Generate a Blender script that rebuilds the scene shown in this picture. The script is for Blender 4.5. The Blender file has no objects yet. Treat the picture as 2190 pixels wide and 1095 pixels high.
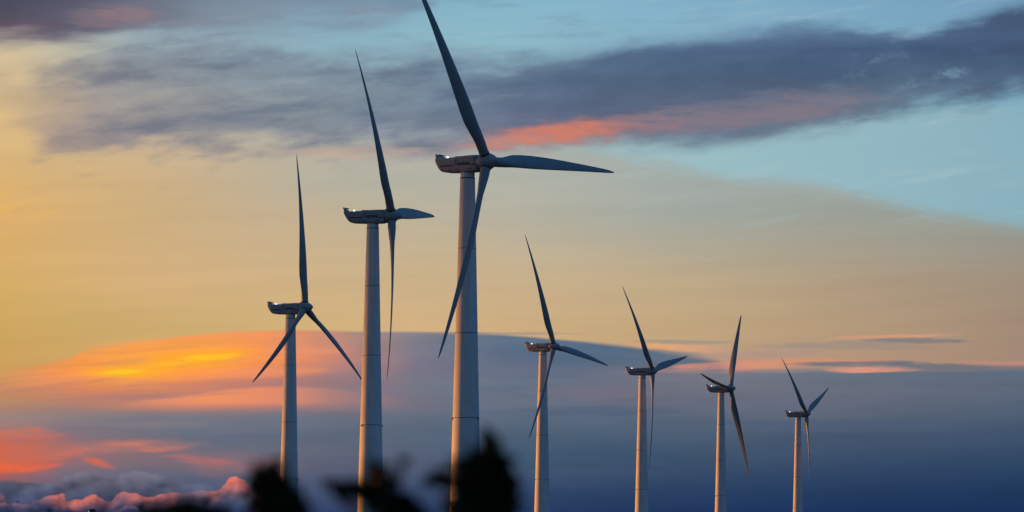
import bpy, bmesh, math, random
from mathutils import Vector, Matrix

sc = bpy.context.scene
col = sc.collection
R = math.radians

# ------------------------------------------------------------------ camera
F_PX, W_PX, H_PX, HORIZON = 9000.0, 2190.0, 1095.0, 1215.0      # focal length and frame of the photograph
PITCH = math.atan((HORIZON - H_PX / 2) / F_PX)
ROLL = R(0.35)
fw = Vector((0, math.cos(PITCH), math.sin(PITCH)))
rt0 = Vector((1, 0, 0)); up0 = rt0.cross(fw)
rt = rt0 * math.cos(ROLL) + up0 * math.sin(ROLL)
up = -rt0 * math.sin(ROLL) + up0 * math.cos(ROLL)
cam_d = bpy.data.cameras.new('camera')
cam = bpy.data.objects.new('camera', cam_d); col.objects.link(cam)
cam.matrix_world = Matrix(((rt.x, up.x, -fw.x, 0), (rt.y, up.y, -fw.y, 0), (rt.z, up.z, -fw.z, 0), (0, 0, 0, 1)))
cam_d.sensor_width = 36.0
cam_d.lens = 36.0 * F_PX / W_PX
cam_d.clip_start = 0.5
cam_d.clip_end = 60000
cam_d.dof.use_dof = True
cam_d.dof.focus_distance = 900.0
cam_d.dof.aperture_fstop = 5.4
sc.camera = cam

def at(px, py, depth):
    return depth * (fw + rt * ((px - W_PX / 2) / F_PX) - up * ((py - H_PX / 2) / F_PX))

sc.view_settings.view_transform = 'Standard'
sc.view_settings.look = 'None'
sc.view_settings.exposure = 0.0
sc.view_settings.gamma = 1.0
sc.cycles.use_denoising = True
sc.cycles.denoiser = 'OPENIMAGEDENOISE'
sc.cycles.denoising_input_passes = 'RGB_ALBEDO_NORMAL'
sc.cycles.denoising_prefilter = 'ACCURATE'
sc.cycles.max_bounces = 6
sc.cycles.sample_clamp_indirect = 4.0

# ------------------------------------------------------------------ sun
SUN_AZ, SUN_EL = R(-66), R(3.0)             # azimuth from the view direction (+y), negative = to the left
sun_d = bpy.data.lights.new('sun', 'SUN')
sun_d.energy = 5.0
sun_d.angle = R(0.53)
sun_d.color = (1.0, 0.34, 0.03)
sun = bpy.data.objects.new('sun', sun_d); col.objects.link(sun)
to_sun = Vector((math.sin(SUN_AZ) * math.cos(SUN_EL), math.cos(SUN_AZ) * math.cos(SUN_EL), math.sin(SUN_EL)))
sun.rotation_euler = (-to_sun).to_track_quat('-Z', 'Y').to_euler()
sun.location = (-300, 300, 200)

# ------------------------------------------------------------------ sky (world shader: dusk sky with cloud decks, laid out by compass bearing and height)
world = bpy.data.worlds.new('World'); sc.world = world
world.use_nodes = True
NT = world.node_tree
for n in list(NT.nodes): NT.nodes.remove(n)
LK = NT.links

def lin(c):
    f = lambda v: v / 12.92 if v <= 0.04045 else ((v + 0.055) / 1.055) ** 2.4
    return tuple(f(v / 255.0) for v in c) + (1.0,)

class V:
    """a float socket with arithmetic"""
    def __init__(s, k): s.k = k
    def __add__(a, b): return mth('ADD', a, b)
    __radd__ = __add__
    def __sub__(a, b): return mth('SUBTRACT', a, b)
    def __rsub__(a, b): return mth('SUBTRACT', b, a)
    def __mul__(a, b): return mth('MULTIPLY', a, b)
    __rmul__ = __mul__
    def __truediv__(a, b): return mth('DIVIDE', a, b)
def put(sock, v):
    if isinstance(v, V): LK.new(v.k, sock)
    else: sock.default_value = v
def mth(op, a, b=0.0, clamp=False):
    n = NT.nodes.new('ShaderNodeMath'); n.operation = op; n.use_clamp = clamp
    put(n.inputs[0], a); put(n.inputs[1], b)
    return V(n.outputs[0])
def vmin(a, b): return mth('MINIMUM', a, b)
def vmax(a, b): return mth('MAXIMUM', a, b)
def sstep(lo, hi, v):
    n = NT.nodes.new('ShaderNodeMapRange'); n.interpolation_type = 'SMOOTHSTEP'; n.clamp = True
    put(n.inputs[0], v); put(n.inputs[1], lo); put(n.inputs[2], hi)
    return V(n.outputs[0])
def lstep(lo, hi, v):
    n = NT.nodes.new('ShaderNodeMapRange'); n.interpolation_type = 'LINEAR'; n.clamp = True
    put(n.inputs[0], v); put(n.inputs[1], lo); put(n.inputs[2], hi)
    return V(n.outputs[0])
X0, XS = -400.0, 3000.0                       # curves and ramps span x = -400 .. 2600
def xn(px): return (px - X0) / XS
def curve(xv, pts, ys=1.0):
    """piecewise smooth function of the normalised bearing; values given in picture units"""
    lo = min(p[1] for p in pts); hi = max(p[1] for p in pts)
    span = max(hi - lo, 1e-6)
    n = NT.nodes.new('ShaderNodeFloatCurve')
    c = n.mapping.curves[0]
    P = sorted([(xn(px), (v - lo) / span) for px, v in pts])
    if P[0][0] > 0: P = [(0, P[0][1])] + P
    if P[-1][0] < 1: P = P + [(1, P[-1][1])]
    while len(c.points) < len(P): c.points.new(0.5, 0.5)
    for q, (a, b) in zip(c.points, P):
        q.location = (a, b); q.handle_type = 'AUTO_CLAMPED'
    n.mapping.use_clip = False
    n.mapping.update()
    put(n.inputs['Value'], xv)
    return V(n.outputs[0]) * (span * ys) + lo * ys
def ramp(xv, stops):
    n = NT.nodes.new('ShaderNodeValToRGB')
    cr = n.color_ramp; cr.interpolation = 'LINEAR'
    stops = sorted(stops)
    els = cr.elements
    while len(els) < len(stops): els.new(0.5)
    for e, (px, c) in zip(els, stops):
        e.position = min(max(xn(px), 0), 1); e.color = lin(c)
    put(n.inputs[0], xv)
    return n.outputs[0]
def mixc(f, a, b):
    n = NT.nodes.new('ShaderNodeMix'); n.data_type = 'RGBA'; n.clamp_factor = True
    put(n.inputs[0], f)
    for i, c in ((6, a), (7, b)):
        if isinstance(c, tuple): n.inputs[i].default_value = lin(c) if len(c) == 3 else c
        else: LK.new(c, n.inputs[i])
    return n.outputs[2]
def scalec(c, f):
    n = NT.nodes.new('ShaderNodeHueSaturation')
    LK.new(c, n.inputs['Color']); put(n.inputs['Value'], f)
    return n.outputs[0]
def noise(xv, yv, sx, sy, seed, detail=4.0, rough=0.5, dist=0.0):
    cb = NT.nodes.new('ShaderNodeCombineXYZ')
    put(cb.inputs[0], xv * sx); put(cb.inputs[1], yv * sy); cb.inputs[2].default_value = seed
    n = NT.nodes.new('ShaderNodeTexNoise'); n.noise_dimensions = '3D'
    n.inputs['Scale'].default_value = 1.0; n.inputs['Detail'].default_value = detail
    n.inputs['Roughness'].default_value = rough; n.inputs['Distortion'].default_value = dist
    LK.new(cb.outputs[0], n.inputs['Vector'])
    return V(n.outputs[0])
def billow(xv, yv, sx, sy, seed):
    cb = NT.nodes.new('ShaderNodeCombineXYZ')
    put(cb.inputs[0], xv * sx); put(cb.inputs[1], yv * sy); cb.inputs[2].default_value = seed
    n = NT.nodes.new('ShaderNodeTexVoronoi'); n.feature = 'SMOOTH_F1'; n.voronoi_dimensions = '3D'
    n.inputs['Scale'].default_value = 1.0; n.inputs['Smoothness'].default_value = 0.35
    n.inputs['Detail'].default_value = 2.0; n.inputs['Roughness'].default_value = 0.5
    LK.new(cb.outputs[0], n.inputs['Vector'])
    return V(n.outputs['Distance'])
def grid(xv, yv, rows):
    """colour laid out as rows of ramps, blended by height"""
    c = ramp(xv, rows[0][1])
    for (y0, _), (y1, st) in zip(rows, rows[1:]):
        c = mixc(lstep(y0, y1, yv), c, ramp(xv, st))
    return c

tc = NT.nodes.new('ShaderNodeTexCoord')
sx_ = NT.nodes.new('ShaderNodeSeparateXYZ'); LK.new(tc.outputs['Generated'], sx_.inputs[0])
DX, DY, DZ = (V(o) for o in sx_.outputs)
AZ = mth('ARCTAN2', DX, DY)
EL = mth('ARCSINE', DZ)
# bearing / height expressed in units of the photograph's pixels (1 unit = 1/9000 rad)
qx = AZ * F_PX; qy = (PITCH - EL) * F_PX
PX = qx * math.cos(ROLL) - qy * math.sin(ROLL) + W_PX / 2
PY = qy * math.cos(ROLL) + qx * math.sin(ROLL) + H_PX / 2
# gentle turbulence
wa = noise(PX, PY, 1 / 420, 1 / 130, 1.3, 4, 0.55)
wb = noise(PX, PY, 1 / 420, 1 / 130, 7.7, 4, 0.55)
WX = PX + (wa - 0.5) * 130
WY = PY + (wb - 0.5) * 34
UX = (WX - X0) / XS                             # turbulent, normalised
UC = (PX - X0) / XS                             # calm, normalised

base = grid(UX, WY, [
    (-60, [(0, (132, 148, 168)), (600, (128, 162, 186)), (1000, (128, 176, 198)), (1500, (122, 168, 196)), (2190, (106, 150, 184))]),
    (20, [(0, (150, 162, 172)), (600, (134, 168, 188)), (1000, (136, 182, 200)), (1500, (132, 176, 200)), (2190, (118, 160, 190))]),
    (120, [(0, (212, 192, 154)), (130, (190, 186, 166)), (300, (156, 174, 182)), (700, (142, 178, 192)), (1000, (146, 188, 200)), (1500, (136, 178, 198)), (2190, (120, 166, 192))]),
    (230, [(0, (224, 190, 136)), (200, (204, 184, 148)), (500, (176, 176, 164)), (800, (162, 176, 178)), (1100, (156, 182, 190)), (2190, (126, 172, 192))]),
    (330, [(0, (218, 182, 124)), (300, (206, 180, 144)), (600, (188, 178, 158)), (900, (176, 176, 166)), (1100, (172, 176, 168)), (1400, (162, 172, 168)), (2190, (150, 165, 165))]),
    (395, [(0, (218, 176, 114)), (300, (206, 176, 132)), (700, (180, 176, 160)), (1100, (178, 178, 166)), (1400, (164, 172, 166)), (1800, (158, 166, 160)), (2190, (150, 164, 162))]),
    (455, [(0, (222, 174, 108)), (300, (206, 176, 128)), (520, (198, 175, 142)), (800, (188, 177, 152)), (1100, (181, 177, 161)), (1500, (160, 167, 160)), (1800, (156, 162, 153)), (2190, (148, 156, 150))]),
    (600, [(0, (214, 174, 104)), (300, (214, 176, 126)), (700, (206, 178, 136)), (1220, (198, 175, 140)), (1500, (188, 168, 136)), (1850, (174, 154, 130)), (2190, (160, 144, 126))]),
    (700, [(0, (206, 167, 96)), (200, (204, 170, 108)), (600, (208, 175, 120)), (890, (210, 176, 130)), (1200, (204, 172, 128)), (1500, (192, 164, 126)), (2190, (162, 139, 120))]),
    (790, [(0, (205, 160, 92)), (1000, (206, 172, 122)), (1500, (188, 155, 124)), (2190, (164, 136, 118))]),
])
# streaky veil through the pale middle of the sky
vw = noise(WX, WY + WX * 0.05, 1 / 520, 1 / 30, 91.0, 5, 0.55)
base = scalec(base, 1.0 + (vw - 0.5) * 0.16 * 1.0)
# clear turquoise sky above the slanting edge of the thin veil at right
e = curve(UX, [(1000, 318), (1150, 326), (1330, 345), (1500, 372), (1700, 402), (1900, 440), (2190, 492), (2600, 560)])
ew = noise(WX, WY - WX * 0.22, 1 / 190, 1 / 18, 95.0, 5, 0.6) - 0.5
m = sstep(16, -30, WY - e + ew * 52) * sstep(1080, 1420, PX) * sstep(200, 280, PY)
base = mixc(m, base, ramp(UX, [(1100, (160, 182, 184)), (1500, (154, 189, 195)), (1900, (146, 183, 194)), (2190, (138, 177, 190))]))
# faint wisps in the blue part
w = noise(WX, WY, 1 / 230, 1 / 34, 21.0, 5, 0.6)
base = mixc(sstep(0.5, 0.78, w) * sstep(620, 900, PX) * sstep(1750, 1300, PX) * sstep(150, 70, PY) * 0.6, base, (112, 146, 164))
w = noise(WX, WY + WX * 0.16, 1 / 300, 1 / 30, 24.0, 5, 0.6)
base = mixc(sstep(0.5, 0.8, w) * sstep(1150, 1500, PX) * sstep(520, 420, PY) * 0.5, base, (172, 198, 202))
# yellow glow at the left edge
w = noise(PX, PY + PX * 0.3, 1 / 260, 1 / 26, 4.0, 4, 0.6)
base = mixc(sstep(170, 0, PX) * sstep(60, 10, mth('ABSOLUTE', PY - 435)) * sstep(0.4, 0.75, w) * 0.7, base, (250, 196, 92))

# ---- upper cloud deck
SL = WY + WX * 0.10                            # streaks climb to the right
nz = noise(WX, SL, 1 / 200, 1 / 58, 11.0, 6, 0.56)
nf = noise(WX, SL, 1 / 95, 1 / 30, 15.0, 5, 0.55)
nn = nz * 0.72 + nf * 0.28 - 0.5
amp = curve(UC, [(0, 330), (500, 300), (900, 190), (1150, 110), (1500, 70), (1750, 80), (1900, 140), (2190, 130)])
top = curve(UC, [(-400, 150), (0, 150), (60, 158), (150, 128), (250, 112), (400, 96), (560, 92), (640, 118), (850, 122), (950, 104), (1100, 122), (1200, 120), (1350, 92), (1500, 80), (1600, 71), (1780, 58), (1950, 66), (2050, 50), (2190, 14), (2600, -60)])
bot = curve(UC, [(-400, 230), (0, 250), (60, 300), (130, 336), (300, 326), (600, 312), (800, 318), (1000, 322), (1100, 312), (1300, 308), (1500, 314), (1600, 308), (1750, 284), (1900, 256), (2000, 232), (2190, 205), (2600, 150)])
d = vmin(PY - top, (bot - PY) * 0.9)
soft = curve(UC, [(0, 46), (800, 44), (1200, 36), (1400, 26), (1800, 24), (2190, 30)])
alpha = sstep(-1.0, 1.0, (d + amp * nn - 4) / soft)
alpha = alpha * curve(UC, [(-400, 0.3), (0, 0.42), (130, 0.66), (400, 0.84), (900, 0.94), (1200, 1.0), (2600, 1.0)])
deck = grid(UX, WY, [
    (84, [(0, (160, 150, 144)), (300, (132, 140, 152)), (700, (134, 153, 170)), (1000, (128, 154, 174)), (1300, (104, 130, 158)), (1500, (96, 122, 152)), (1780, (88, 114, 146)), (1950, (80, 104, 136)), (2190, (72, 92, 122))]),
    (112, [(0, (160, 148, 142)), (300, (130, 138, 150)), (700, (130, 148, 164)), (1000, (124, 148, 168)), (1300, (88, 112, 142)), (1500, (78, 102, 132)), (1780, (72, 94, 126)), (1950, (68, 90, 122)), (2190, (66, 86, 116))]),
    (170, [(0, (172, 156, 140)), (200, (142, 142, 148)), (500, (128, 141, 154)), (800, (126, 142, 157)), (1000, (112, 135, 156)), (1200, (84, 103, 129)), (1450, (78, 97, 123)), (1750, (72, 92, 120)), (1950, (80, 102, 128)), (2190, (78, 100, 128))]),
    (240, [(0, (188, 162, 136)), (200, (150, 144, 148)), (500, (138, 145, 152)), (700, (130, 143, 154)), (1000, (102, 117, 140)), (1200, (90, 104, 130)), (1450, (92, 104, 128)), (1700, (98, 110, 130)), (2000, (102, 130, 150)), (2190, (92, 116, 138))]),
    (310, [(0, (186, 160, 138)), (120, (136, 128, 142)), (500, (124, 128, 144)), (900, (120, 126, 144)), (1100, (128, 124, 140)), (1300, (104, 114, 136)), (1600, (104, 122, 142)), (2000, (116, 146, 160)), (2190, (124, 160, 176))]),
])
deck = scalec(deck, 1.0 + (nn * -0.5) + (nf - 0.5) * -0.28)
skyc = mixc(alpha, base, deck)
# darker streaks lying in the left part of the deck
ns = noise(WX, SL, 1 / 210, 1 / 54, 71.0, 6, 0.56)
ms = sstep(0.42, 0.70, ns) * curve(UC, [(-400, 0), (20, 0), (140, 0.75), (900, 0.75), (1150, 0.35), (1350, 0), (2600, 0)]) * sstep(90, 150, PY) * sstep(345, 300, PY)
skyc = mixc(ms, skyc, ramp(UC, [(60, (126, 120, 132)), (300, (104, 112, 130)), (700, (98, 114, 136)), (1200, (80, 98, 126))]))
# pale breaks
ns = noise(WX, SL, 1 / 190, 1 / 44, 75.0, 6, 0.56)
ms = sstep(0.54, 0.72, ns) * curve(UC, [(-400, 0.2), (200, 0.5), (900, 0.5), (1150, 0.15), (1250, 0), (2600, 0)]) * sstep(90, 130, PY) * sstep(300, 260, PY)
skyc = mixc(ms, skyc, grid(UC, PY, [(110, [(0, (190, 184, 160)), (300, (150, 172, 184)), (900, (146, 180, 194))]), (220, [(0, (206, 182, 144)), (300, (176, 168, 154)), (700, (154, 166, 170)), (1000, (142, 164, 176))])]))
# soft breaks in the right end of the deck
w = noise(WX, WY + WX * 0.2, 1 / 80, 1 / 40, 41.0, 5, 0.6)
skyc = mixc(sstep(0.5, 0.75, w) * sstep(1700, 1920, PX) * sstep(2180, 2060, PX) * sstep(100, 140, PY) * sstep(230, 180, PY) * 0.7, skyc, (116, 150, 170))

# ---- dark cloud in the top left corner
nz2 = noise(WX, WY + WX * 0.06, 1 / 240, 1 / 44, 31.0, 6, 0.55) - 0.5
b1 = curve(UC, [(-400, 120), (0, 98), (150, 88), (300, 66), (500, 74), (650, 56), (800, 46), (880, 24), (960, -50), (1100, -160), (2600, -300)])
a1 = sstep(-1.0, 1.0, (b1 - PY + nz2 * 120) / 34.0) * curve(UC, [(-400, 1), (300, 0.95), (450, 0.8), (900, 0.72), (2600, 0.7)])
c1 = grid(UX, WY, [
    (0, [(0, (74, 76, 94)), (160, (84, 84, 102)), (300, (104, 106, 124)), (500, (120, 134, 150)), (900, (110, 132, 154))]),
    (60, [(0, (84, 76, 94)), (200, (98, 96, 116)), (400, (126, 136, 150)), (900, (124, 146, 164))]),
    (100, [(0, (118, 108, 120)), (250, (120, 120, 134)), (900, (130, 148, 166))]),
])
skyc = mixc(a1, skyc, scalec(c1, 1.0 - nz2 * 0.5))

def pair(xv, yv):
    cb = NT.nodes.new('ShaderNodeCombineXYZ'); put(cb.inputs[0], xv); put(cb.inputs[1], yv)
    return cb.outputs[0]
def blob(c, cx, cy, rx, ry, rgb, a, ang=0.0, hard=0.0, pos=None):
    """a soft lit streak of cloud"""
    ca, sa = math.cos(R(ang)), math.sin(R(ang))
    sb = NT.nodes.new('ShaderNodeVectorMath'); sb.operation = 'SUBTRACT'
    LK.new(pos, sb.inputs[0]); sb.inputs[1].default_value = (cx, cy, 0)
    uv = []
    for ax in ((ca / rx, -sa / rx, 0), (sa / ry, ca / ry, 0)):
        dt = NT.nodes.new('ShaderNodeVectorMath'); dt.operation = 'DOT_PRODUCT'
        LK.new(sb.outputs[0], dt.inputs[0]); dt.inputs[1].default_value = ax
        uv.append(V(dt.outputs['Value']))
    return mixc(sstep(1.0, hard, uv[0] * uv[0] + uv[1] * uv[1] + fray) * (patchy * a), c, rgb)
fine = noise(WX, WY, 1 / 70, 1 / 16, 51.0, 4, 0.55)
fine2 = noise(WX, WY - WX * 0.12, 1 / 110, 1 / 15, 57.0, 5, 0.6)
fray = (fine - 0.5) * 1.6
patchy = fine2 * 1.6 + 0.2
pos_hi = pair(WX, WY); pos_lo = pair((WX + PX) * 0.5, (WY + PY) * 0.5)
for args in [
    (1620, 240, 330, 46, (132, 124, 138), 0.5, 7), (1520, 262, 380, 34, (132, 120, 132), 0.45, 6, -0.3), (1380, 268, 240, 36, (142, 122, 130), 0.3, 6, -0.3),
    (1210, 286, 290, 36, (170, 122, 122), 0.6, 5), (1195, 286, 180, 25, (214, 126, 102), 0.7, 4), (1245, 272, 80, 18, (214, 126, 102), 0.35, 6), (1080, 300, 90, 15, (200, 136, 122), 0.5, 3), (1640, 254, 240, 16, (140, 120, 126), 0.35, 7, -0.3),
    (235, 40, 140, 34, (146, 126, 130), 0.5, 2, -0.3), (255, 38, 70, 18, (176, 126, 122), 0.4, 2, -0.3), (40, 66, 110, 20, (108, 90, 106), 0.3, 2), (770, 326, 240, 18, (196, 166, 150), 0.5, 0),
    (790, 22, 90, 16, (136, 134, 150), 0.35, 0),
]:
    skyc = blob(skyc, *args, pos=pos_hi)

sky_hi = skyc; skyc = base
# ---- the great lens-shaped bank below
st = noise(WX, WY, 1 / 520, 1 / 22, 61.0, 5, 0.55)
GX = (PX + (wa - 0.5) * 190 - X0) / XS
GY = PY + (st - 0.5) * 26
ctop = curve(UC, [(-400, 900), (-100, 835), (0, 808), (60, 790), (150, 770), (185, 752), (330, 730), (440, 716), (560, 708), (640, 707), (800, 710), (1000, 712), (1100, 718), (1200, 727), (1300, 737), (1400, 748), (1480, 758), (1530, 772), (1580, 786), (1640, 791), (2190, 788), (2600, 780)])
csoft = curve(UC, [(-400, 30), (0, 20), (150, 6), (300, 4), (1100, 3.5), (1300, 5), (1400, 9), (1480, 14), (1640, 10), (2190, 12)])
cm = sstep(-1, 1, (PY - ctop + (st - 0.5) * 5) / csoft)
bank = grid(GX, GY, [
    (715, [(200, (232, 156, 92)), (440, (238, 152, 92)), (560, (240, 150, 98)), (650, (216, 146, 114)), (760, (168, 138, 130)), (900, (130, 128, 138)), (1000, (112, 120, 136)), (1100, (96, 115, 135)), (1300, (86, 110, 132)), (1480, (100, 114, 130))]),
    (750, [(180, (240, 160, 88)), (330, (255, 164, 66)), (450, (255, 166, 58)), (560, (250, 150, 80)), (650, (226, 142, 108)), (760, (164, 130, 126)), (900, (122, 122, 138)), (1100, (88, 108, 132)), (1400, (82, 106, 130)), (1600, (120, 116, 126)), (2190, (132, 122, 124))]),
    (775, [(0, (214, 152, 92)), (60, (234, 150, 84)), (200, (254, 158, 74)), (300, (255, 168, 62)), (430, (255, 164, 48)), (560, (248, 146, 84)), (700, (188, 132, 120)), (900, (124, 120, 138)), (1200, (86, 106, 130)), (1500, (100, 112, 130)), (2190, (112, 112, 124))]),
    (800, [(0, (214, 150, 92)), (100, (238, 148, 88)), (200, (255, 158, 66)), (280, (255, 176, 44)), (400, (254, 154, 70)), (540, (236, 142, 102)), (700, (170, 128, 126)), (900, (122, 120, 136)), (1200, (100, 110, 130)), (1500, (116, 116, 128)), (1700, (104, 113, 128)), (2190, (92, 108, 126))]),
    (830, [(0, (198, 140, 98)), (150, (222, 138, 96)), (400, (228, 138, 94)), (560, (184, 126, 114)), (700, (142, 120, 128)), (900, (113, 117, 132)), (1100, (96, 111, 130)), (1250, (106, 112, 130)), (1500, (112, 114, 128)), (2190, (94, 106, 124))]),
    (862, [(0, (186, 140, 104)), (200, (178, 126, 108)), (350, (170, 124, 112)), (560, (160, 122, 116)), (700, (140, 118, 124)), (850, (122, 114, 130)), (1000, (104, 113, 130)), (1300, (104, 110, 128)), (1700, (101, 107, 124)), (2190, (86, 99, 119))]),
    (892, [(0, (160, 130, 124)), (250, (124, 121, 130)), (600, (113, 117, 130)), (900, (97, 109, 127)), (1300, (88, 103, 123)), (1700, (94, 103, 121)), (2190, (76, 93, 115))]),
    (930, [(0, (168, 114, 110)), (150, (132, 115, 125)), (400, (104, 110, 126)), (800, (90, 103, 122)), (1100, (78, 97, 119)), (1500, (76, 93, 115)), (2190, (64, 83, 108))]),
    (970, [(0, (200, 106, 86)), (100, (164, 110, 110)), (400, (110, 110, 122)), (700, (99, 103, 121)), (1100, (66, 89, 114)), (1300, (60, 85, 110)), (1600, (64, 83, 108)), (2190, (54, 75, 104))]),
    (1010, [(0, (184, 96, 80)), (120, (118, 108, 122)), (350, (101, 104, 121)), (700, (90, 96, 119)), (1100, (66, 84, 112)), (1600, (52, 72, 103)), (2190, (42, 66, 99))]),
    (1050, [(0, (88, 92, 112)), (200, (86, 89, 115)), (500, (76, 88, 117)), (800, (66, 80, 110)), (1100, (50, 71, 104)), (1600, (39, 62, 97)), (2190, (32, 56, 92))]),
    (1095, [(0, (46, 59, 88)), (200, (43, 57, 92)), (600, (50, 65, 104)), (1100, (38, 60, 99)), (1600, (30, 52, 93)), (2190, (26, 48, 87))]),
    (1215, [(0, (40, 52, 80)), (1100, (34, 52, 88)), (2190, (24, 44, 80))]),
])
sq = noise(WX, WY + WX * 0.04, 1 / 300, 1 / 42, 65.0, 5, 0.58)
bank = scalec(bank, 1.0 + (st - 0.5) * 0.26 + (sq - 0.5) * 0.30)
ls = noise(PX + (wa - 0.5) * 120, GY + PX * 0.10, 1 / 330, 1 / 15, 67.0, 5, 0.6)
bank = mixc(sstep(0.48, 0.72, ls) * sstep(820, 520, PX) * sstep(900, 850, PY) * 0.55, bank, grid(UC, PY, [(730, [(0, (206, 146, 104)), (600, (214, 142, 118))]), (830, [(0, (176, 128, 112)), (600, (168, 124, 120))])]))
bank = mixc(sstep(0.52, 0.30, ls) * sstep(760, 500, PX) * sstep(60, 200, PX) * sstep(880, 800, PY) * 0.5, bank, grid(UC, PY, [(730, [(0, (255, 176, 96)), (600, (252, 160, 104))]), (830, [(0, (252, 158, 88)), (600, (240, 148, 104))])]))
skyc = mixc(cm, skyc, bank)
gap = curve(UC, [(120, 858), (250, 845), (430, 826), (560, 812), (700, 806), (900, 812), (1100, 830)])
mg = sstep(-16, 8, PY - gap + (st - 0.5) * 20) * sstep(886, 868, PY) * curve(UC, [(60, 0), (220, 0.55), (430, 0.75), (700, 0.6), (900, 0.2), (1000, 0), (2600, 0)])
skyc = mixc(mg, skyc, ramp(UC, [(100, (184, 132, 108)), (400, (196, 128, 110)), (560, (178, 122, 116)), (750, (146, 120, 126)), (900, (122, 116, 130))]))
# second lens, lit along its upper rim
l2 = curve(UC, [(180, 872), (250, 866), (330, 855), (430, 842), (520, 832), (600, 828), (660, 829), (760, 838), (850, 850), (950, 866), (1100, 880)])
m2 = sstep(-5, 5, PY - l2) * sstep(880, 856, PY + (st - 0.5) * 16) * curve(UC, [(180, 0), (280, 0.5), (430, 0.9), (600, 0.95), (700, 0.6), (850, 0.25), (980, 0), (2600, 0)])
skyc = mixc(m2, skyc, ramp(UC, [(300, (226, 144, 112)), (450, (244, 150, 98)), (580, (230, 140, 106)), (720, (184, 132, 122)), (900, (130, 118, 130))]))
for args in [
    (430, 766, 150, 24, (255, 170, 48), 0.75, 4), (450, 763, 80, 10, (255, 198, 42), 0.8, 4), (360, 778, 90, 7, (255, 190, 44), 0.5, 5), (275, 796, 130, 18, (255, 174, 46), 0.75, 6), (262, 797, 66, 7, (255, 200, 44), 0.8, 5),
    (560, 803, 150, 11, (240, 146, 94), 0.7, 4), (480, 816, 260, 10, (196, 128, 108), 0.5, 4), (660, 752, 110, 6, (232, 150, 114), 0.6, 0), (300, 733, 150, 8, (250, 160, 98), 0.5, 5), (330, 748, 200, 5, (228, 148, 92), 0.4, 5), (120, 818, 140, 8, (232, 150, 98), 0.5, 5), (300, 850, 260, 8, (164, 120, 118), 0.5, 3),
    (1000, 712, 330, 5, (140, 132, 140), 0.5, 0),
    (1150, 800, 220, 14, (96, 108, 132), 0.5, 0), (1280, 840, 200, 18, (118, 112, 128), 0.6, 0), (1250, 880, 260, 14, (78, 94, 120), 0.5, 0), (1750, 905, 300, 14, (74, 90, 116), 0.5, 0), (1600, 860, 240, 12, (104, 106, 126), 0.5, 0),
    (1900, 940, 300, 20, (66, 80, 108), 0.5, 0),
    # streaks at right
    (1450, 730, 150, 6, (140, 140, 140), 0.55, 0), (1440, 741, 110, 10, (236, 166, 116), 0.85, -3), (1520, 745, 120, 12, (206, 160, 130), 0.7, -2), (1650, 750, 170, 18, (172, 146, 134), 0.55, 0), (1430, 766, 130, 11, (100, 112, 130), 0.6, -4, -0.4),
    (1600, 762, 150, 12, (180, 144, 134), 0.6, 0), (1650, 779, 170, 15, (226, 146, 116), 0.8, 4, -0.4), (1480, 787, 170, 8, (208, 144, 126), 0.75, 3, -0.4), (1530, 777, 120, 6, (216, 142, 120), 0.7, 4),
    (1900, 722, 170, 5, (222, 154, 122), 0.75, 1), (1960, 731, 135, 8, (116, 120, 128), 0.85, -1), (1800, 738, 200, 10, (150, 138, 132), 0.6, 0), (1900, 746, 160, 8, (158, 138, 128), 0.5, 0),
    (1790, 772, 150, 5, (216, 142, 116), 0.6, 0), (1830, 779, 190, 8, (116, 114, 124), 0.85, 0), (2020, 786, 220, 9, (108, 112, 124), 0.8, -1), (1840, 792, 105, 8, (230, 154, 128), 0.8, 0), (1900, 795, 70, 5, (228, 148, 122), 0.6, 0),
    (2150, 780, 170, 7, (206, 142, 124), 0.65, -1, -0.4), (1560, 795, 260, 4, (150, 128, 132), 0.6, 0),
    # red light low at left
    (30, 932, 130, 18, (206, 120, 98), 0.8, 2, -0.5), (10, 968, 190, 48, (206, 104, 80), 0.8, 4, -0.3), (10, 1002, 130, 15, (240, 104, 62), 1.0, 2, -0.4), (50, 985, 100, 11, (216, 104, 74), 0.7, 3, -0.4), (180, 962, 170, 20, (180, 114, 106), 0.75, 7, -0.6), (300, 953, 170, 20, (184, 120, 112), 0.8, 3, -0.6), (340, 963, 80, 9, (206, 118, 102), 0.7, 4, -0.4), (290, 948, 70, 8, (208, 124, 104), 0.7, 3, -0.4), (150, 968, 70, 10, (206, 114, 94), 0.6, 8, -0.4),
    (203, 991, 44, 12, (218, 104, 80), 0.9, -16, -0.5), (480, 994, 200, 34, (150, 108, 114), 0.85, -3, -0.5), (420, 985, 100, 12, (196, 110, 102), 0.7, -5, -0.5),
    (280, 908, 200, 10, (134, 126, 132), 0.4, 0), (500, 940, 240, 12, (94, 104, 124), 0.4, 0), (120, 895, 260, 16, (150, 132, 128), 0.5, 3, -0.5),
]:
    skyc = blob(skyc, *args, pos=pos_lo)

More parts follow.
